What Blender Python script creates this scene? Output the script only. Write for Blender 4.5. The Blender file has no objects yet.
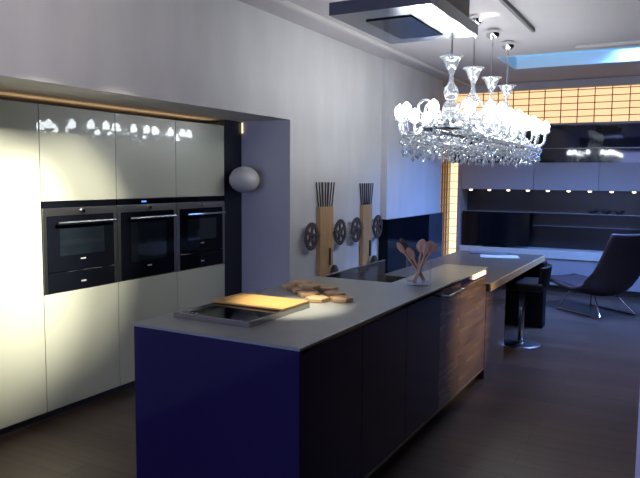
import bpy, bmesh, math, random
from mathutils import Vector, Matrix
random.seed(7)
S = bpy.context.scene
COL = S.collection
PI = math.pi

# ------------------------------------------------------------------ camera
YAW, PIT, ROL, FOC = 0.50138, 0.09246, 0.00841, 663.65
f_ = Vector((-math.sin(YAW)*math.cos(PIT), math.cos(YAW)*math.cos(PIT), -math.sin(PIT)))
r_ = Vector((math.cos(YAW), math.sin(YAW), 0)); u_ = r_.cross(f_)
r2 = math.cos(ROL)*r_ + math.sin(ROL)*u_; u2 = -math.sin(ROL)*r_ + math.cos(ROL)*u_
cd = bpy.data.cameras.new('camera'); cam = bpy.data.objects.new('camera', cd); COL.objects.link(cam)
cd.sensor_width = 36; cd.lens = 36*FOC/640; cd.clip_start = 0.05
m3 = Matrix((r2, u2, -f_)).transposed()
cam.matrix_world = Matrix.Translation((0, 0, 1.62)) @ m3.to_4x4()
S.camera = cam
# ------------------------------------------------------------------ view, world, daylight
S.view_settings.view_transform = 'Standard'; S.view_settings.look = 'None'
S.view_settings.gamma = 1; S.view_settings.use_curve_mapping = False
S.view_settings.exposure = 0.0
W = bpy.data.worlds.new('sky'); S.world = W; W.use_nodes = True
bg = W.node_tree.nodes['Background']; bg.inputs[0].default_value = (0.16, 0.52, 0.95, 1); bg.inputs[1].default_value = 1.1

def area(name, loc, target, sx, sy, power, col):
    d = bpy.data.lights.new(name, 'AREA'); d.shape = 'RECTANGLE'; d.size = sx; d.size_y = sy
    d.energy = power; d.color = col
    o = bpy.data.objects.new(name, d); COL.objects.link(o); o.location = loc
    o.rotation_euler = (Vector(target)-Vector(loc)).to_track_quat('-Z', 'Y').to_euler()
    return o
def spot(name, loc, target, power, ang, blend, col, rad=0.03):
    d = bpy.data.lights.new(name, 'SPOT'); d.energy = power; d.color = col
    d.spot_size = math.radians(ang); d.spot_blend = blend; d.shadow_soft_size = rad
    o = bpy.data.objects.new(name, d); COL.objects.link(o); o.location = loc
    o.rotation_euler = (Vector(target)-Vector(loc)).to_track_quat('-Z', 'Y').to_euler()
    return o
sky = area('daylight_skylight', (-0.4, 8.0, 3.07), (-1.4, 8.1, 0), 2.6, 0.75, 340, (0.16, 0.35, 1.0)); sky.data.spread = math.radians(105)
area('daylight_shopfront', (-1.9, -2.85, 1.4), (-1.9, 3, 1.2), 2.0, 2.2, 85, (0.38, 0.42, 1.0))
WARM = (1.0, 0.95, 0.80)
spot('spot_on_tall_units', (-1.2, 2.35, 2.93), (-3.61, 2.54, 1.14), 1150, 29, 0.9, WARM)
spot('spot_on_ovens', (-1.2, 3.0, 2.93), (-3.61, 3.05, 1.2), 480, 28, 0.8, WARM)
spot('spot_on_end_oven', (-1.2, 4.1, 2.93), (-3.61, 4.25, 1.2), 480, 28, 0.8, WARM)
spot('spot_on_chopping_board', (-1.9, 2.55, 2.93), (-1.84, 3.02, 0.93), 520, 20, 0.9, (1.0, 0.93, 0.76))
spot('floor_fill', (-0.3, 6.2, 2.93), (-0.6, 6.2, 0.0), 85, 62, 1.0, (1.0, 0.74, 0.50))  # added warm fill that brightens the floor, no fixture
spot('island_end_fill', (1.9, 5.4, 2.5), (-1.34, 4.9, 0.62), 620, 20, 1.0, (1.0, 0.80, 0.55))  # added unseen fill aimed at the island's brown far panels
for y, w in ((0.6, 55), (2.2, 50), (3.9, 30), (5.6, 14)):
    spot('wall_fill', (-1.4, y, 2.90), (-3.09, y, 2.55), w, 120, 1.0, (1.0, 0.95, 0.93), 0.1)  # added unseen fill lights that brighten the left wall

# ------------------------------------------------------------------ helpers
def mat(name, col, rough=0.5, metal=0.0, spec=0.5, noise=0.0, nscale=8.0, coat=0.0, emit=None, estr=0.0, stretch=None, ncol=None, bump=0.0):
    m = bpy.data.materials.new(name); m.use_nodes = True
    nt = m.node_tree; b = nt.nodes['Principled BSDF']
    b.inputs['Base Color'].default_value = (*col, 1); b.inputs['Roughness'].default_value = rough
    b.inputs['Metallic'].default_value = metal; b.inputs['Specular IOR Level'].default_value = spec
    b.inputs['Coat Weight'].default_value = coat; b.inputs['Coat Roughness'].default_value = 0.02
    if emit: b.inputs['Emission Color'].default_value = (*emit, 1); b.inputs['Emission Strength'].default_value = estr
    if noise > 0:
        tc = nt.nodes.new('ShaderNodeTexCoord'); mp = nt.nodes.new('ShaderNodeMapping')
        nz = nt.nodes.new('ShaderNodeTexNoise'); nz.inputs['Scale'].default_value = nscale; nz.inputs['Detail'].default_value = 5
        if stretch: mp.inputs['Scale'].default_value = stretch
        rp = nt.nodes.new('ShaderNodeValToRGB')
        c2 = ncol if ncol else tuple(max(0, c*(1-noise)) for c in col)
        rp.color_ramp.elements[0].position = 0.3; rp.color_ramp.elements[1].position = 0.7
        rp.color_ramp.elements[0].color = (*c2, 1); rp.color_ramp.elements[1].color = (*col, 1)
        L = nt.links
        L.new(tc.outputs['Object'], mp.inputs[0]); L.new(mp.outputs[0], nz.inputs[0]); L.new(nz.outputs[0], rp.inputs[0])
        L.new(rp.outputs[0], b.inputs['Base Color'])
        if bump:
            bp = nt.nodes.new('ShaderNodeBump'); bp.inputs['Strength'].default_value = bump; bp.inputs['Distance'].default_value = 0.01
            L.new(nz.outputs[0], bp.inputs['Height']); L.new(bp.outputs[0], b.inputs['Normal'])
    return m
def glassy(name, col, opacity, rough=0.03, pw=1.0):
    """thin clear glass: part see-through, part mirror"""
    m = bpy.data.materials.new(name); m.use_nodes = True; nt = m.node_tree; nt.nodes.clear()
    out = nt.nodes.new('ShaderNodeOutputMaterial'); mx = nt.nodes.new('ShaderNodeMixShader')
    tr = nt.nodes.new('ShaderNodeBsdfTransparent'); gl = nt.nodes.new('ShaderNodeBsdfPrincipled')
    gl.inputs['Base Color'].default_value = (*col, 1); gl.inputs['Roughness'].default_value = rough
    gl.inputs['Metallic'].default_value = 0.6
    fr = nt.nodes.new('ShaderNodeLayerWeight'); fr.inputs[0].default_value = 0.22
    ma = nt.nodes.new('ShaderNodeMath'); ma.operation = 'ADD'; ma.use_clamp = True; ma.inputs[1].default_value = opacity
    L = nt.links
    pn = nt.nodes.new('ShaderNodeMath'); pn.operation = 'POWER'; pn.inputs[1].default_value = pw
    L.new(fr.outputs['Facing'], pn.inputs[0]); L.new(pn.outputs[0], ma.inputs[0]); L.new(ma.outputs[0], mx.inputs[0])
    L.new(tr.outputs[0], mx.inputs[1]); L.new(gl.outputs[0], mx.inputs[2]); L.new(mx.outputs[0], out.inputs[0])
    return m

def bx(bm, x0, x1, y0, y1, z0, z1, mi=0):
    v = [bm.verts.new((x, y, z)) for x in (x0, x1) for y in (y0, y1) for z in (z0, z1)]
    for q in ((0,1,3,2),(4,6,7,5),(0,4,5,1),(2,3,7,6),(0,2,6,4),(1,5,7,3)):
        f = bm.faces.new([v[i] for i in q]); f.material_index = mi
    return v
def lathe(bm, prof, seg=20, c=(0,0,0), cap=True):
    rings = []
    for r, z in prof:
        rings.append([bm.verts.new((c[0]+r*math.cos(2*PI*k/seg), c[1]+r*math.sin(2*PI*k/seg), c[2]+z)) for k in range(seg)])
    for a, b in zip(rings, rings[1:]):
        for k in range(seg): bm.faces.new((a[k], a[(k+1)%seg], b[(k+1)%seg], b[k]))
    if cap:
        if prof[0][0] > 1e-4: bm.faces.new(list(reversed(rings[0])))
        if prof[-1][0] > 1e-4: bm.faces.new(rings[-1])
def tube(bm, pts, r, seg=8, closed=False, cap=True):
    pts = [Vector(p) for p in pts]; n = len(pts); rings = []
    rr = r if isinstance(r, (list, tuple)) else [r]*n
    up = None
    for i, p in enumerate(pts):
        if closed: t = (pts[(i+1)%n]-pts[i-1]).normalized()
        else: t = (pts[min(i+1,n-1)]-pts[max(i-1,0)]).normalized()
        if up is None:
            up = t.cross(Vector((0,0,1)))
            if up.length < 1e-3: up = t.cross(Vector((1,0,0)))
        up = (up - t*up.dot(t))
        if up.length < 1e-4: up = t.orthogonal()
        up.normalize(); s = t.cross(up)
        rings.append([bm.verts.new(p + rr[i]*(math.cos(2*PI*k/seg)*up + math.sin(2*PI*k/seg)*s)) for k in range(seg)])
    m = n if closed else n-1
    for i in range(m):
        a, b = rings[i], rings[(i+1)%n]
        for k in range(seg): bm.faces.new((a[k], a[(k+1)%seg], b[(k+1)%seg], b[k]))
    if cap and not closed: bm.faces.new(list(reversed(rings[0]))); bm.faces.new(rings[-1])
def bez(ps, n=12):
    """smooth curve through points (Catmull-Rom)"""
    ps = [Vector(p) for p in ps]; out = []
    for i in range(len(ps)-1):
        p0 = ps[max(i-1,0)]; p1 = ps[i]; p2 = ps[i+1]; p3 = ps[min(i+2,len(ps)-1)]
        for k in range(n):
            t = k/n
            out.append(0.5*((2*p1)+(p2-p0)*t+(2*p0-5*p1+4*p2-p3)*t*t+(3*p1-p0-3*p2+p3)*t**3))
    out.append(ps[-1]); return out
def obj(name, bm, m, parent=None, bevel=0.0, smooth=False, seg=2, loc=None):
    bmesh.ops.recalc_face_normals(bm, faces=bm.faces)
    me = bpy.data.meshes.new(name); bm.to_mesh(me); bm.free()
    for k in (m if isinstance(m, (list, tuple)) else [m]): me.materials.append(k)
    o = bpy.data.objects.new(name, me); COL.objects.link(o)
    if parent: o.parent = parent
    if loc: o.location = loc
    if smooth:
        for p in me.polygons: p.use_smooth = True
    if bevel:
        b = o.modifiers.new('bevel', 'BEVEL'); b.width = bevel; b.segments = seg; b.limit_method = 'ANGLE'; b.angle_limit = 0.7
    return o
def box(name, x0, x1, y0, y1, z0, z1, m, parent=None, bevel=0.0):
    bm = bmesh.new()
    if parent:
        l = WORLD(parent); x0 -= l.x; x1 -= l.x; y0 -= l.y; y1 -= l.y; z0 -= l.z; z1 -= l.z
    bx(bm, x0, x1, y0, y1, z0, z1); return obj(name, bm, m, parent, bevel)
def WORLD(o):
    v = Vector((0,0,0))
    while o: v += o.location; o = o.parent
    return v
def tag(o, label, cat, group=None, kind=None):
    o['label'] = label; o['category'] = cat
    if group: o['group'] = group
    if kind: o['kind'] = kind
    return o
def thing(name, label, cat, loc=(0,0,0), group=None):
    o = bpy.data.objects.new(name, None); COL.objects.link(o); o.location = loc; o.empty_display_size = 0.1
    return tag(o, label, cat, group)
def struct(o): o['kind'] = 'structure'; return o
def copy_tree(o, parent=None):
    c = o.copy(); COL.objects.link(c)
    if parent: c.parent = parent
    for ch in [k for k in o.children]: copy_tree(ch, c)
    return c
def share(o, name_from=None, parent=None, loc=None, rotz=None):
    c = o.copy(); COL.objects.link(c)
    if parent: c.parent = parent
    if loc is not None: c.location = loc
    if rotz is not None: c.rotation_euler = (0, 0, rotz)
    return c

# ------------------------------------------------------------------ materials
M = {}
M['plaster'] = mat('wall_plaster', (0.60, 0.585, 0.58), 0.75, noise=0.10, nscale=2.2, stretch=(1, 2.2, 0.7))
M['ceiling'] = mat('ceiling_paint', (0.50, 0.46, 0.46), 0.7, noise=0.05, nscale=1.5)
M['lacquer'] = mat('cream_gloss_lacquer', (0.56, 0.575, 0.46), 0.35, coat=0.6, noise=0.03, nscale=2)
M['carcass'] = mat('cabinet_carcass', (0.20, 0.19, 0.17), 0.6, noise=0.1)
M['plinth'] = mat('plinth_grey', (0.05, 0.055, 0.07), 0.4, noise=0.1)
M['navy'] = mat('indigo_gloss_lacquer', (0.017, 0.011, 0.058), 0.10, spec=0.4, coat=0.0, noise=0.08, nscale=1.5)
M['worktop'] = mat('worktop_stone', (0.30, 0.31, 0.29), 0.30, noise=0.10, nscale=6)
M['steel'] = mat('brushed_steel', (0.42, 0.41, 0.40), 0.30, metal=1.0, noise=0.15, nscale=30, stretch=(1, 0.05, 4))
M['hood_steel'] = mat('hood_steel', (0.10, 0.115, 0.14), 0.20, metal=0.1, coat=0.3, noise=0.08, nscale=20, stretch=(1, 0.05, 1))
M['chrome'] = mat('chrome', (0.85, 0.85, 0.86), 0.08, metal=1.0, noise=0.02)
M['black_glass'] = mat('black_glass', (0.005, 0.006, 0.010), 0.06, spec=0.12, noise=0.1)
M['oven_window'] = mat('oven_window_glass', (0.012, 0.018, 0.026), 0.06, coat=0.4, noise=0.4, nscale=5)
M['black'] = mat('black_leather', (0.005, 0.005, 0.007), 0.55, spec=0.25, noise=0.2)
M['navy_panel'] = mat('dark_filler_board', (0.010, 0.012, 0.022), 0.35, noise=0.1)
M['dark_matt'] = mat('dark_matt', (0.03, 0.03, 0.035), 0.5, noise=0.2)
M['grey_panel'] = mat('grey_panel_gloss', (0.06, 0.065, 0.085), 0.2, noise=0.15)
M['oak'] = mat('oak_post', (0.50, 0.30, 0.13), 0.5, noise=0.25, nscale=6, stretch=(6, 6, 0.5))
M['board_wood'] = mat('chopping_board_wood', (0.62, 0.36, 0.11), 0.45, noise=0.28, nscale=7, stretch=(0.5, 9, 9))
M['block_wood'] = mat('hexagon_block_wood', (0.72, 0.45, 0.21), 0.5, noise=0.35, nscale=7, stretch=(2, 9, 2))
M['spoon_wood'] = mat('spoon_wood', (0.78, 0.47, 0.29), 0.5, noise=0.3, nscale=14, stretch=(4, 4, 1))
M['iron'] = mat('dark_iron', (0.13, 0.10, 0.085), 0.5, metal=0.5, noise=0.3, nscale=12)
M['rod_iron'] = mat('rod_iron', (0.05, 0.045, 0.045), 0.5, metal=0.4, noise=0.2)
M['table_top'] = mat('table_grey_top', (0.075, 0.066, 0.06), 0.38, noise=0.12, nscale=4)
M['edge_wood'] = mat('table_edge_wood', (0.72, 0.47, 0.22), 0.4, noise=0.3, nscale=10, stretch=(4, 0.6, 8))
M['lilac'] = mat('pale_grey_cabinet', (0.36, 0.36, 0.42), 0.4, noise=0.05, nscale=2)
M['white_slab'] = mat('white_slab', (0.62, 0.64, 0.64), 0.3, noise=0.04)
M['recess'] = mat('dark_recess_back', (0.016, 0.014, 0.019), 0.3, noise=0.25, nscale=2)
M['night_glass'] = mat('dark_clerestory_glass', (0.008, 0.011, 0.030), 0.05, coat=0.3, noise=0.4, nscale=1.2)
M['tv'] = mat('tv_screen', (0.004, 0.005, 0.010), 0.12, noise=0.2)
M['lattice'] = mat('lattice_wood', (0.34, 0.17, 0.07), 0.5, noise=0.2)
M['paper_lit'] = mat('backlit_paper', (0.8, 0.55, 0.28), 0.6, noise=0.12, nscale=1.5, emit=(1.0, 0.68, 0.36), estr=1.05)
M['paper_dim'] = mat('backlit_paper_dim', (0.75, 0.48, 0.22), 0.6, noise=0.12, nscale=2, emit=(1.0, 0.52, 0.16), estr=0.30)
M['column_light'] = mat('light_column', (0.9, 0.8, 0.6), 0.5, noise=0.05, emit=(1.0, 0.78, 0.42), estr=1.35)
M['led_warm'] = mat('led_strip_warm', (1, 0.7, 0.4), 0.5, noise=0.02, emit=(1.0, 0.66, 0.34), estr=4)
M['patch_glow'] = mat('lit_patch_glow', (1, 0.9, 0.7), 0.5, noise=0.02, emit=(1.0, 0.86, 0.62), estr=1.0)  # glow that imitates light falling on the island side
M['spot_bulb'] = mat('downlight_bulb', (1, 0.9, 0.7), 0.5, noise=0.02, emit=(1.0, 0.80, 0.42), estr=3.5)
M['bulb'] = mat('chandelier_bulb', (1, 1, 1), 0.4, noise=0.02, emit=(0.90, 0.96, 1.0), estr=28)
M['crystal'] = glassy('chandelier_glass', (0.90, 0.93, 0.96), 0.20, 0.06)
M['crystal_dense'] = glassy('crystal_drop_glass', (0.92, 0.95, 0.98), 0.42, 0.05)
M['clear'] = glassy('clear_glass', (0.75, 0.78, 0.78), 0.03, pw=3.0)
M['smoked'] = glassy('smoked_glass', (0.16, 0.16, 0.17), 0.30)
M['globe'] = mat('globe_opal', (0.62, 0.60, 0.56), 0.5, noise=0.05)
M['mauve'] = mat('mauve_leather', (0.058, 0.042, 0.050), 0.42, noise=0.2, nscale=6)
M['paper'] = mat('magazine_paper', (0.55, 0.55, 0.56), 0.5, noise=0.25, nscale=9)
M['trim'] = mat('ceiling_trim', (0.55, 0.53, 0.50), 0.5, noise=0.05)
M['trim_dark'] = mat('track_dark', (0.12, 0.11, 0.11), 0.5, noise=0.1)
M['led_corner'] = mat('led_corner_warm', (1, 0.8, 0.5), 0.5, noise=0.02, emit=(1.0, 0.80, 0.50), estr=1.5)
M['brown_gloss'] = mat('brown_streaked_gloss', (0.24, 0.145, 0.085), 0.22, coat=0.4, noise=0.6, nscale=4, stretch=(1, 0.6, 8))  # brown gloss with horizontal streaks
M['gold'] = mat('plinth_edge_metal', (0.42, 0.36, 0.27), 0.4, metal=0.6, noise=0.15)
M['duct'] = mat('duct_board', (0.17, 0.14, 0.135), 0.5, noise=0.08)
M['frame'] = mat('window_frame', (0.1, 0.1, 0.11), 0.5, noise=0.1)
M['mark'] = mat('silver_mark', (0.5, 0.5, 0.52), 0.4, noise=0.05)
M['display'] = mat('blue_display', (0.05, 0.15, 0.6), 0.4, noise=0.02, emit=(0.1, 0.3, 1.0), estr=1.5)
M['skypane'] = glassy('skylight_glass', (0.6, 0.75, 0.9), 0.0)

def floor_mat():
    m = bpy.data.materials.new('dark_oak_planks'); m.use_nodes = True; nt = m.node_tree; b = nt.nodes['Principled BSDF']; L = nt.links
    tc = nt.nodes.new('ShaderNodeTexCoord'); br = nt.nodes.new('ShaderNodeTexBrick')
    br.inputs['Scale'].default_value = 1.0; br.inputs['Brick Width'].default_value = 2.1; br.inputs['Row Height'].default_value = 0.17
    br.inputs['Mortar Size'].default_value = 0.003; br.offset = 0.37
    br.inputs['Color1'].default_value = (0.092, 0.060, 0.046, 1); br.inputs['Color2'].default_value = (0.055, 0.037, 0.030, 1)
    br.inputs['Mortar'].default_value = (0.02, 0.015, 0.013, 1)
    mp = nt.nodes.new('ShaderNodeMapping'); mp.inputs['Scale'].default_value = (0.7, 9, 1)
    nz = nt.nodes.new('ShaderNodeTexNoise'); nz.inputs['Scale'].default_value = 3; nz.inputs['Detail'].default_value = 6
    mx = nt.nodes.new('ShaderNodeMix'); mx.data_type = 'RGBA'; mx.blend_type = 'MULTIPLY'; mx.inputs[0].default_value = 0.55
    L.new(tc.outputs['Object'], br.inputs[0]); L.new(tc.outputs['Object'], mp.inputs[0]); L.new(mp.outputs[0], nz.inputs[0])
    rp = nt.nodes.new('ShaderNodeValToRGB'); rp.color_ramp.elements[0].position = 0.3; rp.color_ramp.elements[1].position = 0.75
    rp.color_ramp.elements[0].color = (0.45, 0.42, 0.4, 1); rp.color_ramp.elements[1].color = (1.3, 1.2, 1.1, 1)
    L.new(nz.outputs[0], rp.inputs[0]); L.new(br.outputs[0], mx.inputs[6]); L.new(rp.outputs[0], mx.inputs[7])
    L.new(mx.outputs[2], b.inputs['Base Color']); b.inputs['Roughness'].default_value = 0.34; b.inputs['Specular IOR Level'].default_value = 0.35
    return m
M['floor'] = floor_mat()

# ------------------------------------------------------------------ setting
XW, XC, ZC = -3.09, -3.61, 2.97          # left wall face, tall unit fronts, ceiling
struct(box('floor', -4.4, 3.2, -3.0, 10.7, -0.1, 0.0, M['floor']))
SK = (-1.92, 1.9, 7.55, 8.46)
bm = bmesh.new()
bx(bm, -4.4, 3.2, -3.0, SK[2], ZC, ZC+0.14); bx(bm, -4.4, 3.2, SK[3], 10.7, ZC, ZC+0.14)
bx(bm, -4.4, SK[0], SK[2], SK[3], ZC, ZC+0.14); bx(bm, SK[1], 3.2, SK[2], SK[3], ZC, ZC+0.14)
struct(obj('ceiling', bm, M['ceiling']))
# skylight: frame lining and glass
bm = bmesh.new()
for a in ((SK[0], SK[1], SK[3]-0.02, SK[3]), (SK[0], SK[1], SK[2], SK[2]+0.02), (SK[0], SK[0]+0.02, SK[2]+0.02, SK[3]-0.02), (SK[1]-0.02, SK[1], SK[2]+0.02, SK[3]-0.02)):
    bx(bm, *a, ZC-0.004, ZC+0.136)
wf = struct(obj('window_1', bm, mat('skylight_lining', (0.62, 0.70, 0.76), 0.5, noise=0.04)))
# left wall with the niche for the tall units
NY0, NY1, NZ = 1.50, 5.073, 2.125
bm = bmesh.new()
bx(bm, -4.4, XW, -3.0, NY0, 0, ZC); bx(bm, -4.4, XW, NY0, NY1, NZ, ZC)
bx(bm, -4.4, -4.22, NY0, NY1, 0, NZ); bx(bm, -4.4, XW, NY1, 7.09, 0, ZC)
bx(bm, -4.4, -3.015, 7.09, 9.02, 0, ZC); bx(bm, -4.4, -3.22, 9.02, 10.7, 0, ZC)
struct(obj('wall_left', bm, M['plaster']))
struct(box('wall_back', -3.22, 3.2, 10.5, 10.7, 0, ZC, M['recess']))
# right wall and rear wall with their window openings (out of the picture)
bm = bmesh.new()
bx(bm, 3.0, 3.2, -3.0, 10.5, 0, ZC)
struct(obj('wall_right', bm, mat('right_wall_paint', (0.035, 0.03, 0.03), 0.7, noise=0.05)))
bm = bmesh.new()
bx(bm, -3.09, -2.9, -3.2, -3.0, 0, ZC); bx(bm, -0.9, 3.0, -3.2, -3.0, 0, ZC); bx(bm, -2.9, -0.9, -3.2, -3.0, 2.5, ZC)
struct(obj('wall_front', bm, mat('front_wall_paint', (0.18, 0.17, 0.18), 0.7, noise=0.05)))
struct(box('column_right', -0.082, 0.20, 2.0, 2.3, 0, ZC, mat('column_paint', (0.75, 0.68, 0.70), 0.6, noise=0.04)))
# ceiling details
struct(box('trim_1', -2.79, -2.75, 1.0, 9.6, ZC-0.035, ZC, M['trim'], bevel=0.004))
struct(box('trim_2', -3.22, 3.0, 9.68, 9.80, ZC-0.10, ZC, M['ceiling'], bevel=0.004))

# ------------------------------------------------------------------ tall units with ovens
def front(name, y0, y1, z0, z1, parent, m=None):
    return box(name, XC-0.02, XC, y0+0.0025, y1-0.0025, z0+0.0015, z1-0.0015, m or M['lacquer'], parent, 0.002)
TU = [2.868-0.645*2, 2.868-0.645, 2.868, 3.513, 4.158, 4.803]
def tall_base(t, y0, y1, oven):
    bm = bmesh.new(); l = WORLD(t)
    def b(*a): bx(bm, a[0]-l.x, a[1]-l.x, a[2]-l.y, a[3]-l.y, a[4], a[5])
    if oven:
        b(-4.18, XC-0.022, y0, y1, 0.06, 0.842); b(-4.18, XC-0.022, y0, y1, 1.448, 2.07)
        b(-4.18, XC-0.022, y0, y0+0.018, 0.842, 1.448); b(-4.18, XC-0.022, y1-0.018, y1, 0.842, 1.448)
        b(-4.18, -4.16, y0+0.018, y1-0.018, 0.842, 1.448)
    else: b(-4.18, XC-0.022, y0, y1, 0.06, 2.07)
    obj('carcass', bm, M['carcass'], t)
    box('plinth', -4.1, XC-0.05, y0, y1, 0, 0.06, M['plinth'], t)
labs = ['cream gloss full height cupboard at the picture edge, left of the bright one',
        'brightly lit cream gloss full height cupboard left of the ovens',
        'cream gloss tall cupboard housing the left oven, next to the bright cupboard',
        'cream gloss tall cupboard housing the middle oven',
        'cream gloss tall cupboard housing the right oven, beside the dark filler panel']
for i in range(1, 5):
    y0, y1 = TU[i], TU[i+1]
    t = thing('tall_cabinet', labs[i], 'cabinet', (-3.9, (y0+y1)/2, 0), 'tall kitchen units in the wall niche')
    ov = i >= 2
    tall_base(t, y0, y1, ov)
    if ov:
        front('door', y0, y1, 1.450, 2.07, t); front('door', y0, y1, 0.062, 0.842, t)
    else: front('door', y0, y1, 0.062, 2.07, t)
def oven(y0, y1, drawer, lit, label):
    yc = (y0+y1)/2; t = thing('oven', label, 'oven', (-3.7, yc, 0.845), 'built in ovens in the tall units')
    def b(n, a0, a1, z0, z1, m, x0=XC-0.02, x1=XC, par=None, bev=0.0): return box(n, x0, x1, y0+a0, y0+a1, 0.845+z0, 0.845+z1, m, par or t, bev)
    w = y1-y0
    b('body', 0.03, w-0.03, 0.02, 0.58, M['dark_matt'], -4.12, XC-0.021)
    bm = bmesh.new(); l = WORLD(t)
    def q(a0, a1, z0, z1): bx(bm, XC-0.02-l.x, XC+0.004-l.x, y0+a0-l.y, y0+a1-l.y, z0, z1)
    q(0.004, 0.034, 0, 0.560); q(w-0.034, w-0.004, 0, 0.560); q(0.034, w-0.034, 0.508, 0.560)
    obj('steel_frame', bm, M['steel'], t, 0.002)
    b('control_panel', 0.004, w-0.004, 0.562, 0.602, M['black_glass'])
    k = bmesh.new(); lathe(k, [(0.0, 0), (0.016, 0), (0.016, 0.018), (0.012, 0.022), (0.0, 0.022)], 16)
    kn = obj('knob', k, M['chrome'], t, smooth=False); kn.rotation_euler = (0, PI/2, 0); kn.location = (XC+0.004+3.7, 0.0, 0.536)
    if lit: b('display', w/2-0.07, w/2-0.02, 0.576, 0.588, M['display'], XC, XC+0.002)
    zb = 0.135 if drawer else 0.003
    d = b('door', 0.036, w-0.036, zb+0.002, 0.505, M['black_glass'], XC-0.02, XC+0.006, None, 0.002)
    dx = WORLD(d)
    wz0, wz1 = (0.24, 0.42) if drawer else (0.13, 0.43)
    box('window', XC+0.0065, XC+0.008, y0+0.13, y1-0.13, 0.845+wz0, 0.845+wz1, M['oven_window'], d)
    bm = bmesh.new(); hz = 0.462
    tube(bm, [(XC+0.045+3.7, y0+0.09-yc, hz), (XC+0.045+3.7, y1-0.055-yc, hz)], 0.009, 10)
    for a in (y0+0.11-yc, y1-0.075-yc): bx(bm, XC+0.006+3.7, XC+0.045+3.7, a-0.006, a+0.006, hz-0.006, hz+0.006)
    obj('handle', bm, M['chrome'], d, smooth=False)
    box('badge', XC+0.0065, XC+0.0075, yc-0.022, yc+0.022, 0.845+(0.205 if drawer else 0.085), 0.845+(0.215 if drawer else 0.095), M['mark'], d)
    if drawer:
        d2 = b('drawer', 0.036, w-0.036, 0.003, 0.132, M['black_glass'], XC-0.02, XC+0.006, None, 0.002)
        box('badge', XC+0.0065, XC+0.0075, yc-0.022, yc+0.022, 0.845+0.05, 0.845+0.06, M['mark'], d2)
oven(TU[2]+0.001, TU[3]-0.001, True, False, 'built in black glass oven, left of three, with drawer below')
oven(TU[3]+0.001, TU[4]-0.001, False, True, 'middle built in black glass oven with tall door and blue display')
oven(TU[4]+0.001, TU[5]-0.001, True, False, 'built in black glass oven, right of three, beside the dark filler panel')
tag(box('filler_panel', -3.66, XC-0.004, 4.806, NY1-0.004, 0, NZ-0.004, M['navy_panel']), 'dark navy vertical filler panel between right oven cabinet and niche side', 'panel')
t = thing('led_strip', 'warm glowing light strip along the top corner of the oven niche', 'light strip', (-3.5, 3.5, 2.11))
box('strip', XC-0.16, XC-0.14, NY0+0.05, 4.80, 2.0705, 2.078, M['led_warm'], t)
box('strip', XC+0.002, XC+0.012, NY1-0.010, NY1-0.003, 2.02, NZ-0.012, M['led_corner'], t)
# opal globe wall lamp on the niche side
t = thing('globe_lamp', 'oval opal globe lamp beside the dark filler panel in the niche', 'lamp', (-3.462, NY1, 1.595))
bm = bmesh.new(); lathe(bm, [(0.0,-0.118)]+[(0.136*math.sin(a*PI/14), -0.118*math.cos(a*PI/14)) for a in range(1,14)]+[(0.0,0.118)], 28, (0, -0.175, 0))
obj('globe', bm, M['globe'], t, smooth=True)
bm = bmesh.new(); tube(bm, [(0, -0.05, 0), (0, -0.001, 0)], [0.018, 0.03], 12); obj('wall_mount', bm, M['chrome'], t)

# ------------------------------------------------------------------ island
IX0, IX1, IY0, IYN, IY1, NX = -2.28, -1.35, 2.30, 4.10, 5.25, -1.70
t = thing('worktop', 'thin pale grey worktop along the whole indigo kitchen island', 'worktop', (-1.8, 3.5, 0.908))
bm = bmesh.new(); l = WORLD(t)
pts = [(IX0, IY0), (IX1, IY0), (IX1, IY1), (NX, IY1), (NX, IYN), (IX0, IYN)]
vb = [bm.verts.new((x-l.x, y-l.y, 0)) for x, y in pts]; vt = [bm.verts.new((x-l.x, y-l.y, 0.012)) for x, y in pts]
bm.faces.new(vt); bm.faces.new(list(reversed(vb)))
for i in range(6): bm.faces.new((vb[i], vb[(i+1)%6], vt[(i+1)%6], vt[i]))
obj('slab', bm, M['worktop'], t, 0.002)
def poly_prism(bm, pts, z0, z1):
    vb = [bm.verts.new((x, y, z0)) for x, y in pts]; vt = [bm.verts.new((x, y, z1)) for x, y in pts]; n = len(pts)
    bm.faces.new(vt); bm.faces.new(list(reversed(vb)))
    for i in range(n): bm.faces.new((vb[i], vb[(i+1)%n], vt[(i+1)%n], vt[i]))
e = 0.006
t = thing('island_cabinet', 'large indigo gloss island body under the worktop with chopping board', 'cabinet', (-1.8, 3.2, 0), 'island cabinets')
bm = bmesh.new(); l = WORLD(t)
poly_prism(bm, [(x-l.x, y-l.y) for x, y in ((IX0+e, IY0+e+0.02), (IX1-e-0.02, IY0+e+0.02), (IX1-e-0.02, 4.548), (NX+e, 4.548), (NX+e, IYN-e), (IX0+e, IYN-e))], 0.10, 0.9065)
obj('carcass', bm, M['navy'], t, 0.002)
box('end_panel', IX0+e, IX1-e, IY0+e, IY0+e+0.019, 0.10, 0.9065, M['navy'], t, 0.002)
for a, b in ((IY0+e+0.021, 2.92), (2.923, 3.52), (3.523, 4.117), (4.12, 4.548)):
    o = box('door', IX1-e-0.019, IX1-e, a, b, 0.10, 0.890, M['brown_gloss'] if a > 4.1 else M['navy'], t, 0.0015)
    if a > 4.1: o['label'] = 'brown streaked gloss door'
box('plinth', IX0+0.08, IX1-0.07, IY0+0.09, 4.548, 0, 0.099, M['plinth'], t)
box('plinth_edge', IX1-0.013, IX1-0.004, IY0+e, 4.548, 0.086, 0.0985, M['gold'], t)
bm = bmesh.new(); hx = IX1+0.045+1.8
tube(bm, [(IX1-e+1.8, 4.12-3.2, 0.858), (hx, 4.13-3.2, 0.858), (hx, 4.46-3.2, 0.858), (IX1-e+1.8, 4.47-3.2, 0.858)], 0.010, 8)
obj('handle', bm, M['steel'], t)
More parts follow.
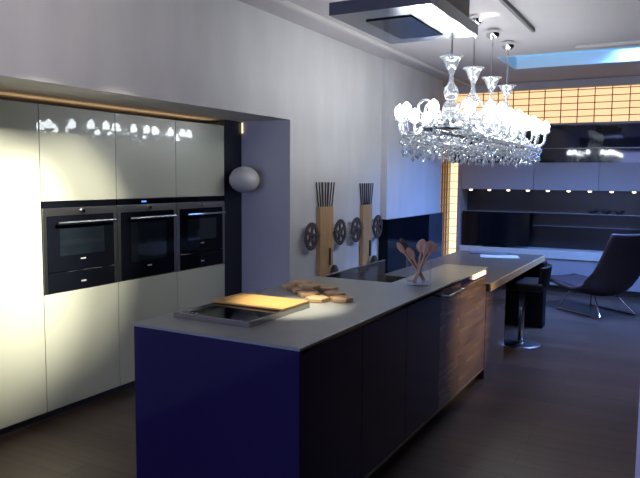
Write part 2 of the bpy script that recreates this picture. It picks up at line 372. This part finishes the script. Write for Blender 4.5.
t = thing('island_cabinet', 'narrow far end unit of the island next to the table, with a glowing painted lit patch', 'cabinet', (-1.5, 4.9, 0), 'island cabinets')
box('carcass', NX+e, IX1-e-0.02, 4.551, IY1-0.002, 0.10, 0.9065, M['navy'], t)
box('door', IX1-e-0.019, IX1-e, 4.551, IY1-0.002, 0.10, 0.845, M['brown_gloss'], t, 0.0015)
box('lit_patch', IX1-e-0.019, IX1-e-0.004, 4.90, IY1-0.004, 0.862, 0.895, M['patch_glow'], t)  # emissive patch painted as a lit spot under the worktop, no lamp
box('plinth', NX+0.05, IX1-0.07, 4.551, IY1-0.002, 0, 0.099, M['plinth'], t)
box('plinth_edge', IX1-0.013, IX1-0.004, 4.551, IY1-0.002, 0.086, 0.0985, M['gold'], t)
# low sink bay in the notch of the worktop, with a smoked glass back screen
t = thing('sink_bay', 'low steel sink bay with smoked glass screen behind the worktop notch', 'sink', (-1.98, 4.65, 0))
box('base', IX0+e, NX+0.004, IYN+0.004, 5.16, 0.10, 0.66, M['navy'], t)
box('basin', IX0+0.03, NX+0.0, IYN+0.01, 5.15, 0.662, 0.69, M['steel'], t, 0.004)
box('glass_screen', -2.207, -2.195, IYN+0.02, 5.16, 0.692, 0.925, M['smoked'], t)
box('screen_edge', -2.209, -2.193, IYN+0.02, 5.16, 0.926, 0.932, M['steel'], t)
# hob with steel frame, chopping board
t = thing('hob', 'black glass hob in a low steel frame on the island near end', 'hob', (-1.98, 2.78, 0.92))
bm = bmesh.new(); l = WORLD(t); hx0, hx1, hy0, hy1 = -2.20, -1.745, 2.505, 3.075
for a in ((hx0, hx1, hy0, hy0+0.015), (hx0, hx1, hy1-0.015, hy1), (hx0, hx0+0.015, hy0+0.015, hy1-0.015), (hx1-0.015, hx1, hy0+0.015, hy1-0.015)):
    bx(bm, a[0]-l.x, a[1]-l.x, a[2]-l.y, a[3]-l.y, 0.0, 0.026)
obj('steel_frame', bm, M['steel'], t, 0.001)
box('glass_plate', hx0+0.015, hx1-0.015, hy0+0.015, hy1-0.015, 0.921, 0.9455, M['black_glass'], t)
bm = bmesh.new()
for k in range(3): lathe(bm, [(0.008, 0), (0.008, 0.0008)], 12, (-0.16+0.026*k, -0.235, 0.0256))
obj('touch_marks', bm, M['mark'], t)
bm = bmesh.new(); bx(bm, -0.227, 0.227, -0.135, 0.135, 0, 0.013)
tag(obj('chopping_board', bm, M['board_wood'], None, 0.004, loc=(-1.973, 2.940, 0.9465)), 'warm honey coloured wooden chopping board lying across the black hob', 'chopping board')
# wooden hexagon blocks
bm = bmesh.new()
lathe(bm, [(0.082, 0), (0.086, 0.004), (0.086, 0.020), (0.082, 0.024)], 6)
HEX = [(-2.14, 3.56, 0, 'hexagonal wooden trivet at the far left of the cluster, under another'),
       (-2.04, 3.66, 0, 'hexagonal wooden trivet at the back of the cluster, away from the board'),
       (-1.92, 3.60, 0, 'hexagonal wooden trivet in the back row, near the jar side'),
       (-2.02, 3.47, 0, 'hexagonal wooden trivet in the middle of the cluster, half covered'),
       (-1.92, 3.37, 0, 'hexagonal wooden trivet in front, second from the chopping board side'),
       (-1.79, 3.45, 0, 'hexagonal wooden trivet in the jar side row, behind the frontmost one'),
       (-1.80, 3.26, 0, 'hexagonal wooden trivet nearest the chopping board corner'),
       (-1.685, 3.33, 0, 'hexagonal wooden trivet frontmost, nearest the worktop edge'),
       (-2.09, 3.57, 1, 'upper hexagonal wooden trivet stacked at the far left back'),
       (-1.98, 3.48, 1, 'upper hexagonal wooden trivet stacked in the middle of the cluster')]
h0 = None
for x, y, lv, lab in HEX:
    if h0 is None: h0 = o = obj('trivet', bm, M['block_wood'], None, 0.002)
    else: o = share(h0)
    o.location = (x, y, 0.9205+0.0246*lv); o.scale = (0.80, 0.84, 1); o.rotation_euler = (0, 0, 0.35)
    tag(o, lab, 'trivet', 'wooden hexagon trivets on the island')

# ------------------------------------------------------------------ jar of wooden spoons
JX, JY, JZ = -1.505, 4.10, 0.921
t = thing('glass_jar', 'clear round glass jar holding wooden spoons on the island', 'jar', (JX, JY, JZ))
bm = bmesh.new(); lathe(bm, [(0.0, 0), (0.078, 0), (0.082, 0.006), (0.084, 0.17), (0.0815, 0.172), (0.079, 0.17), (0.077, 0.026), (0.0, 0.024)], 32)
obj('body', bm, M['clear'], t, smooth=True)
bm = bmesh.new(); lathe(bm, [(0.0, 0.0245), (0.074, 0.0245), (0.074, 0.0255), (0, 0.0255)], 24); obj('base_disc', bm, mat('thick_glass_base', (0.62, 0.68, 0.72), 0.1, noise=0.1, metal=0.3), t)
RV, DV = Vector((math.cos(YAW), math.sin(YAW), 0)), Vector((-math.sin(YAW), math.cos(YAW), 0))
def utensil(kind, foot, head, dep, hw, lab):
    """wooden utensil standing in the jar; foot / head = (sideways, height) in its own upright plane, dep = that plane"""
    A = Vector((foot[0], 0, foot[1])); B = Vector((head[0], 0, head[1])); d = (B-A); length = d.length; d.normalize()
    bm = bmesh.new(); n = 12
    tube(bm, [(0, 0, 0), (0, 0, length*0.5), (0, 0, length-0.06)], [0.0065, 0.0065, 0.0068], 8)
    hw *= 1.08; rows = []
    for i in range(n+1):
        u = i/n; zz = length-0.085+0.085*u
        if kind == 'spoon': w = max(0.004, hw*math.sin(PI*min(1, 0.06+0.92*u))**0.6)
        elif kind == 'spatula': w = 0.006+(hw-0.006)*min(1, u*2.2)
        else: w = max(0.004, hw*math.sin(PI*u)**0.5)
        th = 0.005; cv = -0.006*math.sin(PI*u) if kind != 'spatula' else 0
        rows.append([bm.verts.new((c*w, s_*th+cv*(1-abs(c)), zz)) for c, s_ in ((-1,0),(-0.5,-1),(0.5,-1),(1,0),(0.5,0.8),(-0.5,0.8))])
    for p, q in zip(rows, rows[1:]):
        for j in range(6): bm.faces.new((p[j], p[(j+1)%6], q[(j+1)%6], q[j]))
    bm.faces.new(list(reversed(rows[0]))); bm.faces.new(rows[-1])
    nm = {'spoon': 'wooden_spoon', 'spatula': 'wooden_spatula', 'ladle': 'metal_ladle'}[kind]
    o = obj(nm, bm, M['iron'] if kind == 'ladle' else M['spoon_wood'])
    ang = math.atan2(d.x, d.z)
    o.rotation_euler = (Matrix.Rotation(YAW, 3, 'Z') @ Matrix.Rotation(ang, 3, 'Y')).to_euler()
    o.location = Vector((JX, JY, JZ+0.028)) + RV*foot[0] + DV*dep + Vector((0, 0, foot[1]))
    tag(o, lab, kind, 'utensils in the glass jar')
utensil('spatula', (-0.045, 0.0), (0.102, 0.25), -0.030, 0.022, 'wooden spatula leaning furthest right in the glass jar')
utensil('spoon', (-0.035, 0.0), (0.075, 0.265), -0.016, 0.029, 'wooden spoon leaning right, just left of the rightmost spatula')
utensil('spatula', (-0.025, 0.0), (0.050, 0.250), -0.044, 0.026, 'broad wooden spatula at the front, right of the jar middle')
utensil('spoon', (-0.015, 0.0), (0.022, 0.275), 0.000, 0.034, 'broad wooden spoon standing near the jar middle, almost upright')
utensil('spoon', (0.045, 0.0), (-0.075, 0.215), 0.030, 0.024, 'wooden spoon leaning left in the glass jar, lower of the left pair')
utensil('spoon', (0.042, 0.0), (-0.145, 0.25), 0.014, 0.018, 'wooden spoon leaning furthest left in the glass jar')
utensil('ladle', (0.035, 0.0), (-0.120, 0.275), 0.046, 0.020, 'dark metal ladle leaning left behind the wooden spoons in jar')

# ------------------------------------------------------------------ oak posts with gear wheels on the left wall
def gear_mesh():
    bm = bmesh.new(); n = 28; ro, ri, th = 0.118, 0.090, 0.012
    def ring(r_in, rs_out):
        k = len(rs_out); f = []
        for x in (-th/2, th/2):
            f.append(([bm.verts.new((x, r_in*math.cos(2*PI*i/k), r_in*math.sin(2*PI*i/k))) for i in range(k)],
                      [bm.verts.new((x, rs_out[i]*math.cos(2*PI*i/k), rs_out[i]*math.sin(2*PI*i/k))) for i in range(k)]))
        (a, b), (c, d) = f
        for i in range(k):
            j = (i+1) % k
            bm.faces.new((a[i], b[i], b[j], a[j])); bm.faces.new((c[i], c[j], d[j], d[i]))
            bm.faces.new((b[i], d[i], d[j], b[j])); bm.faces.new((a[i], a[j], c[j], c[i]))
    ring(ri, [ro if (i//2) % 2 else ro+0.014 for i in range(n*4)])
    ring(0.018, [0.040]*24)
    for s in range(5):
        a = 2*PI*s/5+0.3; c, sn = math.cos(a), math.sin(a)
        pr = [(0.036, -0.013), (0.094, -0.018), (0.094, 0.018), (0.036, 0.013)]
        A = [bm.verts.new((-th/2, r*c-w*sn, r*sn+w*c)) for r, w in pr]; B = [bm.verts.new((th/2, r*c-w*sn, r*sn+w*c)) for r, w in pr]
        bm.faces.new(A); bm.faces.new(list(reversed(B)))
        for i in range(4): bm.faces.new((A[i], B[i], B[(i+1)%4], A[(i+1)%4]))
    return bm
gear0 = None
def totem(y0, y1, zt, label):
    global gear0
    yc = (y0+y1)/2; t = thing('gear_post', label, 'wall sculpture', (XW, yc, 0), 'oak posts with gear wheels')
    w = (y1-y0)/2
    box('post', XW+0.001, XW+0.045, y0, y1, 0.60, zt, M['oak'], t, 0.003)
    for k in range(9):
        s = -1+k/4.0; bm = bmesh.new()
        tube(bm, [(0.024+0.008*((k%3)-1), s*w*0.86, zt-0.03), (0.024+0.008*((k%3)-1), s*(w+0.035), zt+0.235)], 0.0075, 6); obj('rod', bm, M['rod_iron'], t)
    for s in (-1, 1):
        go = 0.195 if s < 0 else 0.128
        bm = bmesh.new(); tube(bm, [(0.03, s*(w-0.01), 1.072), (0.04, s*(w+0.06), 1.072), (0.05, s*(w+go), 1.072)], [0.017, 0.014, 0.012], 8)
        ax = obj('axle', bm, M['iron'], t)
        if gear0 is None: gear0 = g = obj('gear_wheel', gear_mesh(), M['iron'], t)
        else: g = share(gear0, parent=t)
        g.location = (0.058, s*(w+go), 1.072); g.rotation_euler = (0.2*s, 0, 0)
    bm = bmesh.new(); tube(bm, [(0.055, 0.05, 0.93), (0.055, 0.05, 0.76)], 0.009, 6); obj('pendulum_rod', bm, M['rod_iron'], t)
    bm = bmesh.new(); lathe(bm, [(0.016, 0.12), (0.030, 0.10), (0.060, 0.0)], 14, (0.108, 0.05, 0.645)); obj('cone_weight', bm, M['rod_iron'], t)
totem(5.56, 5.83, 1.338, 'oak post with gear wheels and fanned rods, nearer the oven niche')
totem(6.53, 6.765, 1.326, 'oak post with gear wheels and fanned rods, nearer the dark panel')
# dark panels on the pier
bm = bmesh.new(); bx(bm, -3.012, -2.97, 7.045, 8.44, 0.0, 1.145); bx(bm, -3.086, -3.0121, 7.045, 7.087, 0.0, 1.145)
tag(obj('wall_panel', bm, M['black_glass']), 'glossy black low wall panel right of the second gear post', 'panel', 'low dark wall panels')
tag(box('wall_panel', -3.012, -2.97, 8.445, 9.01, 0.0, 1.145, M['grey_panel'], None, 0.002), 'dark grey low wall panel beside the glowing column', 'panel', 'low dark wall panels')

# ------------------------------------------------------------------ table, stool, magazines
TZ = 0.78; TX0, TX1, TY0, TY1 = -2.29, -1.325, 5.262, 7.64
t = thing('table', 'grey topped table with pale wooden edge joined to the island end', 'table', (-1.8, 6.4, 0))
box('table_top', TX0+0.012, TX1-0.012, TY0+0.012, TY1-0.012, TZ-0.055, TZ, M['table_top'], t)
bm = bmesh.new(); l = WORLD(t)
for a in ((TX1-0.012, TX1, TY0+0.012, TY1), (TX0+0.012, TX1-0.012, TY1-0.012, TY1)):
    bx(bm, a[0]-l.x, a[1]-l.x, a[2]-l.y, a[3]-l.y, TZ-0.058, TZ+0.001)
obj('edge_band', bm, M['edge_wood'], t)
box('leg', TX0+0.05, TX1-0.032, 5.266, 5.93, 0, TZ-0.058, M['brown_gloss'], t, 0.002)
box('leg', TX0+0.05, -1.29, 7.40, 7.58, 0, TZ-0.058, M['black'], t, 0.004)
for i, (x, y, rz, lab) in enumerate(((-1.72, 7.16, 0.3, 'pale open magazine lying on the table, nearest the viewer'), (-1.90, 7.47, 0.05, 'dark covered magazine lying behind the pale one on table'))):
    bm = bmesh.new()
    for s in (-1, 1):
        bx(bm, min(0, s*0.2), max(0, s*0.2), -0.135, 0.135, 0, 0.008)
    o = obj('magazine', bm, M['paper'] if i == 0 else mat('magazine_cover', (0.14, 0.14, 0.16), 0.4, noise=0.4, nscale=12), None, 0.001, loc=(x, y, TZ+0.002)); o.rotation_euler = (0, 0, rz)
    tag(o, lab, 'magazine', 'magazines on the table')
SX, SY = -1.345, 6.58
t = thing('bar_stool', 'black bar stool with round chrome base tucked against the table', 'stool', (SX, SY, 0))
bm = bmesh.new(); lathe(bm, [(0.0, 0), (0.19, 0), (0.19, 0.008), (0.17, 0.016), (0.04, 0.03), (0.03, 0.05), (0, 0.05)], 32); obj('base', bm, M['steel'], t, smooth=False)
bm = bmesh.new(); tube(bm, [(0,0,0.03), (0,0,0.59)], 0.028, 16); obj('column', bm, M['steel'], t, smooth=True)
bm = bmesh.new(); bx(bm, -0.22, 0.22, -0.23, 0.23, 0.565, 0.645); obj('seat', bm, M['black'], t, 0.025, seg=4)
bm = bmesh.new()
V = []
for k in range(9):
    a = -0.62+1.24*k/8
    x = 0.20*math.cos(a)*1.05+0.0; y = 0.34*math.sin(a)
    V.append([bm.verts.new((x+dx, y, z)) for dx, z in ((0,0.60),(0.03,0.60),(0.055,0.79),(0.022,0.80))])
for p, q in zip(V, V[1:]):
    for j in range(4): bm.faces.new((p[j], p[(j+1)%4], q[(j+1)%4], q[j]))
bm.faces.new(V[0]); bm.faces.new(V[-1])
obj('backrest', bm, M['black'], t, 0.008, smooth=False)

# ------------------------------------------------------------------ lounge chair
t = thing('lounge_chair', 'dark mauve shell lounge chair on chrome wire legs at right', 'armchair', (-0.90, 8.70, 0))
t.rotation_euler = (0, 0, math.radians(-38)); t.scale = (1.12, 1.12, 1.12)   # faces local -X
prof = bez([(-0.56, 0, 0.315), (-0.32, 0, 0.275), (-0.02, 0, 0.225), (0.22, 0, 0.24), (0.36, 0, 0.41), (0.43, 0, 0.66), (0.50, 0, 0.90)], 6)
wid = lambda u: 0.24+0.15*math.sin(min(1, u*1.6)*PI/2) - 0.06*max(0, (u-0.6)/0.4)**2
wing = lambda u: 0.015+0.13*math.exp(-((u-0.55)/0.22)**2)+0.05*max(0, u-0.5)
bm = bmesh.new(); G = []
N = len(prof)
for i, c in enumerate(prof):
    u = i/(N-1); tg = (prof[min(i+1,N-1)]-prof[max(i-1,0)]).normalized(); nn = Vector((-tg.z, 0, tg.x))
    row = []
    for j in range(13):
        v = -1+j/6.0
        row.append(bm.verts.new(c + Vector((0, v*wid(u)*(1-0.1*abs(v)**4), 0)) + nn*wing(u)*abs(v)**2.2))
    G.append(row)
for a, b in zip(G, G[1:]):
    for j in range(12): bm.faces.new((a[j], a[j+1], b[j+1], b[j]))
sh = obj('shell', bm, M['mauve'], t, smooth=True)
md = sh.modifiers.new('thick', 'SOLIDIFY'); md.thickness = 0.045; md.offset = 0
md = sh.modifiers.new('sub', 'SUBSURF'); md.levels = 1; md.render_levels = 2
bm = bmesh.new(); bx(bm, -0.48, 0.14, -0.26, 0.26, 0.285, 0.34)
for v in bm.verts:
    if v.co.x > 0: v.co.z -= 0.05
obj('seat_cushion', bm, M['mauve'], t, 0.022, seg=3)
for s in (-1, 1):
    bm = bmesh.new(); y = 0.22*s
    tube(bm, bez([(-0.20, y*0.7, 0.235), (-0.30, y*1.1, 0.02), (-0.28, y*1.15, 0.010), (0.0, y*1.15, 0.010), (0.28, y*1.15, 0.010), (0.30, y*1.1, 0.03), (0.14, y*0.7, 0.20)], 5), 0.0085, 8)
    obj('sled_leg', bm, M['chrome'], t, smooth=True)

# ------------------------------------------------------------------ back wall units
BY = 9.95
t = thing('sideboard', 'long low pale grey sideboard with white slab under the television', 'sideboard', (-1.2, 10.2, 0))
box('slab', -3.0, 0.9, BY-0.02, 10.48, 0.485, 0.60, M['white_slab'], t, 0.003)
ys = [-3.0, -1.933, -1.06, -0.187, 0.686]
box('carcass', -3.0, 0.9, BY+0.022, 10.48, 0.09, 0.483, M['carcass'], t)
for a, b in zip(ys, ys[1:]): box('drawer', a+0.003, b-0.003, BY, BY+0.02, 0.10, 0.482, M['lilac'], t, 0.002)
box('plinth', -2.95, 0.9, BY+0.06, 10.4, 0, 0.088, M['plinth'], t)
for (a, b), lab in zip(zip(ys, ys[1:]), ('wide pale grey wall cabinet behind the chandelier, above the television', 'pale grey wall cabinet second from the glowing column', 'pale grey wall cabinet third from the glowing column', 'pale grey wall cabinet at the far right, beyond the frame')):
    if a > -0.3: break
    t = thing('wall_cabinet', lab, 'cabinet', ((a+b)/2, 10.2, 1.47), 'pale wall cabinets on the back wall')
    box('carcass', a+0.001, b-0.001, BY+0.021, 10.48, 1.475, 1.855, M['lilac'], t)
    box('door', a+0.003, b-0.003, BY, BY+0.02, 1.468, 1.858, M['lilac'], t, 0.002)
t = thing('wall_cabinet', 'pale grey wall cabinet at the right picture edge of the row', 'cabinet', (0.25, 10.2, 1.47), 'pale wall cabinets on the back wall')
box('carcass', -0.186, 0.686, BY+0.021, 10.48, 1.475, 1.855, M['lilac'], t); box('door', -0.184, 0.684, BY, BY+0.02, 1.468, 1.858, M['lilac'], t, 0.002)
tag(box('end_panel', -3.06, -3.004, BY, 10.48, 0.0, 1.86, M['lilac'], None, 0.002), 'pale grey upright end panel between glowing column and television recess', 'panel')
tag(box('recess_panel', -3.0, 0.9, 10.30, 10.32, 0.602, 1.466, M['recess']), 'dark back panel of the recess behind the television', 'panel')
tag(box('glass_shelf', -2.99, 0.8, 10.04, 10.298, 1.128, 1.138, mat('shelf_glass', (0.16, 0.20, 0.22), 0.15, noise=0.05)), 'long dark glass shelf in the recess above the television', 'shelf')
tag(box('metal_shelf', -1.95, 0.8, 10.10, 10.298, 0.935, 0.95, M['hood_steel']), 'thin steel shelf right of the television, below the glass shelf', 'shelf')
t = thing('television', 'large black flat television standing on the white sideboard slab', 'television', (-2.485, 10.02, 0.60))
box('screen', -2.985, -1.985, 10.0, 10.012, 0.63, 1.12, M['tv'], t); box('casing', -2.99, -1.98, 10.013, 10.035, 0.625, 1.125, M['black'], t, 0.004)
box('foot', -2.65, -2.32, 9.97, 10.10, 0.601, 0.624, M['black'], t, 0.003)
for k, (x, lab) in enumerate(((-1.15, 'small dark bowl on glass shelf, left of three'), (-0.97, 'small dark bowl on glass shelf, middle of three'), (-0.80, 'small dark bowl on glass shelf, right of three'))):
    bm = bmesh.new(); lathe(bm, [(0.0, 0), (0.03, 0), (0.035, 0.008), (0.07, 0.05), (0.066, 0.052), (0.03, 0.014), (0, 0.012)], 20)
    tag(obj('bowl', bm, M['dark_matt'], None, smooth=True, loc=(x, 10.16, 1.139)), lab, 'bowl', 'dark bowls on the glass shelf')
dl0 = None
nm = ['first', 'second', 'third', 'fourth', 'fifth', 'sixth', 'seventh', 'eighth', 'ninth']
for k in range(9):
    x = -2.864+0.282*k
    if dl0 is None:
        dl0 = o = bpy.data.objects.new('downlight', None); COL.objects.link(o)
        bm = bmesh.new(); lathe(bm, [(0.03, 0.0), (0.034, -0.010), (0.030, -0.012), (0.026, -0.004)], 16, cap=False); obj('ring', bm, M['chrome'], o)
        bm = bmesh.new(); lathe(bm, [(0.0, -0.004), (0.026, -0.006), (0.026, -0.022), (0.018, -0.030), (0.0, -0.033)], 16); obj('bulb', bm, M['spot_bulb'], o)
    else: o = copy_tree(dl0)
    o.location = (x, 9.995, 1.4735)
    tag(o, 'small round recessed downlight under the wall cabinets, %s from the glowing column' % nm[k], 'downlight', 'downlights in the back recess')
    spot('downlight_beam', (x, 10.03, 1.43), (x, 10.25, 0.9), 1.1, 75, 0.9, (1.0, 0.82, 0.50), 0.02)
# dark clerestory glass and backlit lattice above
tag(box('dark_glass_band', -3.2, 2.99, 10.12, 10.16, 1.862, 2.385, M['night_glass']), 'dark glossy glass band above the pale wall cabinets', 'glass panel')
tag(box('glass_ledge', -3.0, 2.9, 10.02, 10.118, 2.055, 2.068, mat('ledge_glass', (0.10, 0.13, 0.20), 0.2, noise=0.05)), 'thin glass ledge running across the dark glass band', 'ledge')
struct(box('trim_3', -3.2, 2.99, 9.93, 10.118, 2.386, 2.41, M['lilac']))
def lattice(label, plane, a0, a1, z0, z1, c, da, dz, paper, depth=0.02):
    t = thing('lattice_screen', label, 'lattice screen', (c if plane == 'x' else (a0+a1)/2, (a0+a1)/2 if plane == 'x' else c, z0), 'backlit paper lattice screens')
    l = WORLD(t)
    def bb(bm, p0, p1, q0, q1, d0, d1):
        if plane == 'y': bx(bm, p0-l.x, p1-l.x, c+d0-l.y, c+d1-l.y, q0-l.z, q1-l.z)
        else: bx(bm, c-d1-l.x, c-d0-l.x, p0-l.y, p1-l.y, q0-l.z, q1-l.z)
    bm = bmesh.new(); bb(bm, a0, a1, z0, z1, 0.012, 0.02); obj('paper', bm, paper, t)
    bm = bmesh.new(); a = a0
    while a <= a1+1e-6: bb(bm, a-0.006, a+0.006, z0, z1, -0.008, 0.012); a += da
    z = z0
    while z <= z1+1e-6: bb(bm, a0, a1, z-0.005, z+0.005, -0.006, 0.0115); z += dz
    obj('grid', bm, M['lattice'], t)
lattice('wide backlit orange paper lattice under the ceiling on the back wall', 'y', -3.16, 2.95, 2.412, 2.964, BY+0.05, 0.222, 0.092, M['paper_lit'])
lattice('narrow dim amber paper lattice on the left wall beside the glowing column', 'x', 9.04, 9.93, 0.30, 2.38, -3.19, 0.115, 0.115, M['paper_dim'])
t = thing('light_column', 'bright cream glowing column with dark cross bars beside the end panel', 'light', (-3.14, 10.0, 0))
box('diffuser', -3.175, -3.064, 9.96, 10.02, 0.02, 1.86, M['column_light'], t)
bm = bmesh.new()
for k in range(16): bx(bm, -0.035, 0.076, -0.048, -0.041, 0.08+0.115*k, 0.088+0.115*k)
obj('cross_bars', bm, M['lattice'], t)

# ------------------------------------------------------------------ extractor hood and ceiling raft
t = thing('extractor_hood', 'flat steel ceiling extractor hood with black glass panel above the island', 'extractor hood', (-1.6, 4.05, 2.58))
HX0, HX1, HY0, HY1, HZ = -1.915, -1.28, 3.58, 4.53, 2.58
box('steel_panel', HX0, HX1, HY0, HY1, HZ, HZ+0.075, M['hood_steel'], t, 0.003)
box('glass_panel', -1.77, -1.475, 3.79, 4.37, HZ-0.008, HZ-0.001, M['black_glass'], t, 0.001)
box('duct_box', HX0+0.12, HX1-0.04, HY0+0.15, HY1-0.08, HZ+0.0755, ZC-0.001, M['duct'], t)
# track rails on the ceiling
t = thing('track_rail', 'long slim ceiling track rail above the island, pointing into the room', 'track rail', (-1.3, 4.9, 2.93), 'ceiling track rails')
box('rail', -1.285, -1.255, 4.75, 6.28, 2.935, 2.969, M['trim_dark'], t, 0.003)
t = thing('track_rail', 'short slim ceiling track rail running across in front of the skylight', 'track rail', (-0.3, 7.26, 2.93), 'ceiling track rails')
box('rail', -1.05, 0.8, 7.245, 7.275, 2.94, 2.969, M['trim'], t, 0.003)

# ------------------------------------------------------------------ chandelier
CX = -1.60; STEMS = [4.97, 5.56, 6.15, 6.74]; CY = sum(STEMS)/4
t = thing('chandelier', 'long lit crystal chandelier hanging on four stems over the table', 'chandelier', (CX, CY, 0))
bm = bmesh.new(); lathe(bm, [(0.03, 2.885), (0.058, 2.91), (0.066, 2.94), (0.05, 2.968), (0.0, 2.9685)], 24); can = obj('canopy', bm, M['chrome'], t, smooth=True)
bm = bmesh.new(); tube(bm, [(0,0,2.89), (0,0,2.445)], 0.008, 8); rod = obj('rod', bm, M['chrome'], t)
bm = bmesh.new(); lathe(bm, [(0.026, 2.44), (0.040, 2.455), (0.050, 2.485), (0.066, 2.520), (0.092, 2.538), (0.089, 2.541), (0.062, 2.526), (0.046, 2.49)], 28, cap=False); bell = obj('bell', bm, M['crystal_dense'], t, smooth=True)
bm = bmesh.new(); lathe(bm, [(0.0, 2.44), (0.028, 2.438), (0.016, 2.40), (0.018, 2.36), (0.024, 2.34), (0.052, 2.30), (0.058, 2.27), (0.040, 2.225), (0.024, 2.215), (0.050, 2.19), (0.062, 2.15), (0.050, 2.11), (0.022, 2.09), (0.03, 2.03), (0.0, 2.00)], 24, cap=False); bal = obj('baluster', bm, M['crystal_dense'], t, smooth=True)
def arm_pts(r=0.385):
    return bez([(0.02, 0, 2.04), (0.10, 0, 2.075), (0.19, 0, 2.02), (0.27, 0, 1.945), (0.36, 0, 1.955), (r, 0, 2.02), (r, 0, 2.06)], 6)
bm = bmesh.new(); tube(bm, arm_pts(), 0.0115, 8); arm = obj('arm', bm, M['crystal_dense'], t, smooth=True)
bm = bmesh.new(); lathe(bm, [(0.012, 2.055), (0.030, 2.062), (0.052, 2.082), (0.049, 2.085), (0.016, 2.07)], 18, (0.385, 0, 0), cap=False); cup = obj('drip_cup', bm, M['crystal_dense'], arm, smooth=True)
bm = bmesh.new(); lathe(bm, [(0.0, 2.068), (0.020, 2.072), (0.034, 2.10), (0.038, 2.13), (0.028, 2.16), (0.0, 2.185)], 14, (0.385, 0, 0), cap=False); bulb = obj('bulb', bm, M['bulb'], arm, smooth=True)
bm = bmesh.new(); tube(bm, [(0.03, 0, 2.05), (0.10, 0, 2.14)]+[(0.19+0.055*math.cos(a), 0, 2.16+0.055*math.sin(a)) for a in [PI-0.35*k for k in range(16)]], 0.009, 8); scr = obj('scroll', bm, M['crystal_dense'], t, smooth=True)
first = True
for i, y in enumerate(STEMS):
    o = Vector((0, y-CY, 0))
    for p in (can, rod, bell, bal):
        if i == 0: p.location = o
        else: share(p, parent=t, loc=o)
    angs = [math.radians(a) for a in (0, 25, 52, 90, 128, 155, 180, 205, 232, 270, 308, 335)]
    for a in angs:
        if math.sin(a) > 0.99 and i != 3: continue
        if math.sin(a) < -0.99 and i != 0: continue
        if first: c = arm; first = False; c.location = o; c.rotation_euler = (0, 0, a)
        else:
            c = share(arm, parent=t, loc=o, rotz=a)
            for q in (cup, bulb): share(q, parent=c)
    for k, a in enumerate((0.35, 1.35, PI-0.35, PI+0.5, -0.5)):
        if i == 0 and k == 0: scr.location = o; scr.rotation_euler = (0, 0, a)
        else: share(scr, parent=t, loc=o, rotz=a)
L0, L1 = STEMS[0]-CY-0.16, STEMS[3]-CY+0.16
bm = bmesh.new()
def stadium(w, y0, y1, n):
    per = 2*(y1-y0)+2*PI*w; out = []
    for k in range(n):
        s = per*k/n
        if s < (y1-y0): out.append((w, y0+s))
        elif s < (y1-y0)+PI*w: a = (s-(y1-y0))/w; out.append((w*math.cos(a), y1+w*math.sin(a)))
        elif s < 2*(y1-y0)+PI*w: out.append((-w, y1-(s-(y1-y0)-PI*w)))
        else: a = PI+(s-2*(y1-y0)-PI*w)/w; out.append((w*math.cos(a), y0+w*math.sin(a)))
    return out
bx(bm, -0.05, 0.05, L0, L1, 1.985, 2.03)
tube(bm, [(x, y, 1.99) for x, y in stadium(0.14, L0, L1, 60)], 0.016, 8, closed=True)
obj('frame', bm, M['hood_steel'], t)
bm = bmesh.new()
for w, z in ((0.30, 1.90), (0.22, 1.865)):
    for x, y in stadium(w, L0, L1, 64 if w > 0.25 else 56):
        tube(bm, [(x+0.026*math.cos(a)*0.7, y+0.026*math.cos(a)*0.7, z+0.026*math.sin(a)) for a in [2*PI*q/10 for q in range(10)]], 0.006, 5, closed=True)
    tube(bm, [(x, y, z+0.03) for x, y in stadium(w, L0, L1, 80)], 0.006, 6, closed=True)
for w, z in ((0.30, 1.93), (0.22, 1.895)):
    for x, y in stadium(w, L0, L1, 16): tube(bm, [(x, y, z), (x*0.46, y, 1.99)], 0.003, 4)
obj('ring_garland', bm, M['crystal_dense'], t)
bm = bmesh.new()
lathe(bm, [(0.0, 0.0), (0.006, -0.006), (0.006, -0.014), (0.0, -0.02)], 6); lathe(bm, [(0.0, -0.02), (0.011, -0.038), (0.015, -0.052), (0.009, -0.068), (0.0, -0.078)], 8)
drop = obj('crystal_drop', bm, M['crystal_dense'], t); first = True
for w, z, n in ((0.30, 1.872, 56), (0.22, 1.838, 44)):
    for k, (x, y) in enumerate(stadium(w, L0, L1, n)):
        zz = z-(0.02 if k % 2 else 0)
        if first: drop.location = (x, y, zz); first = False
        else: share(drop, parent=t, loc=(x, y, zz))
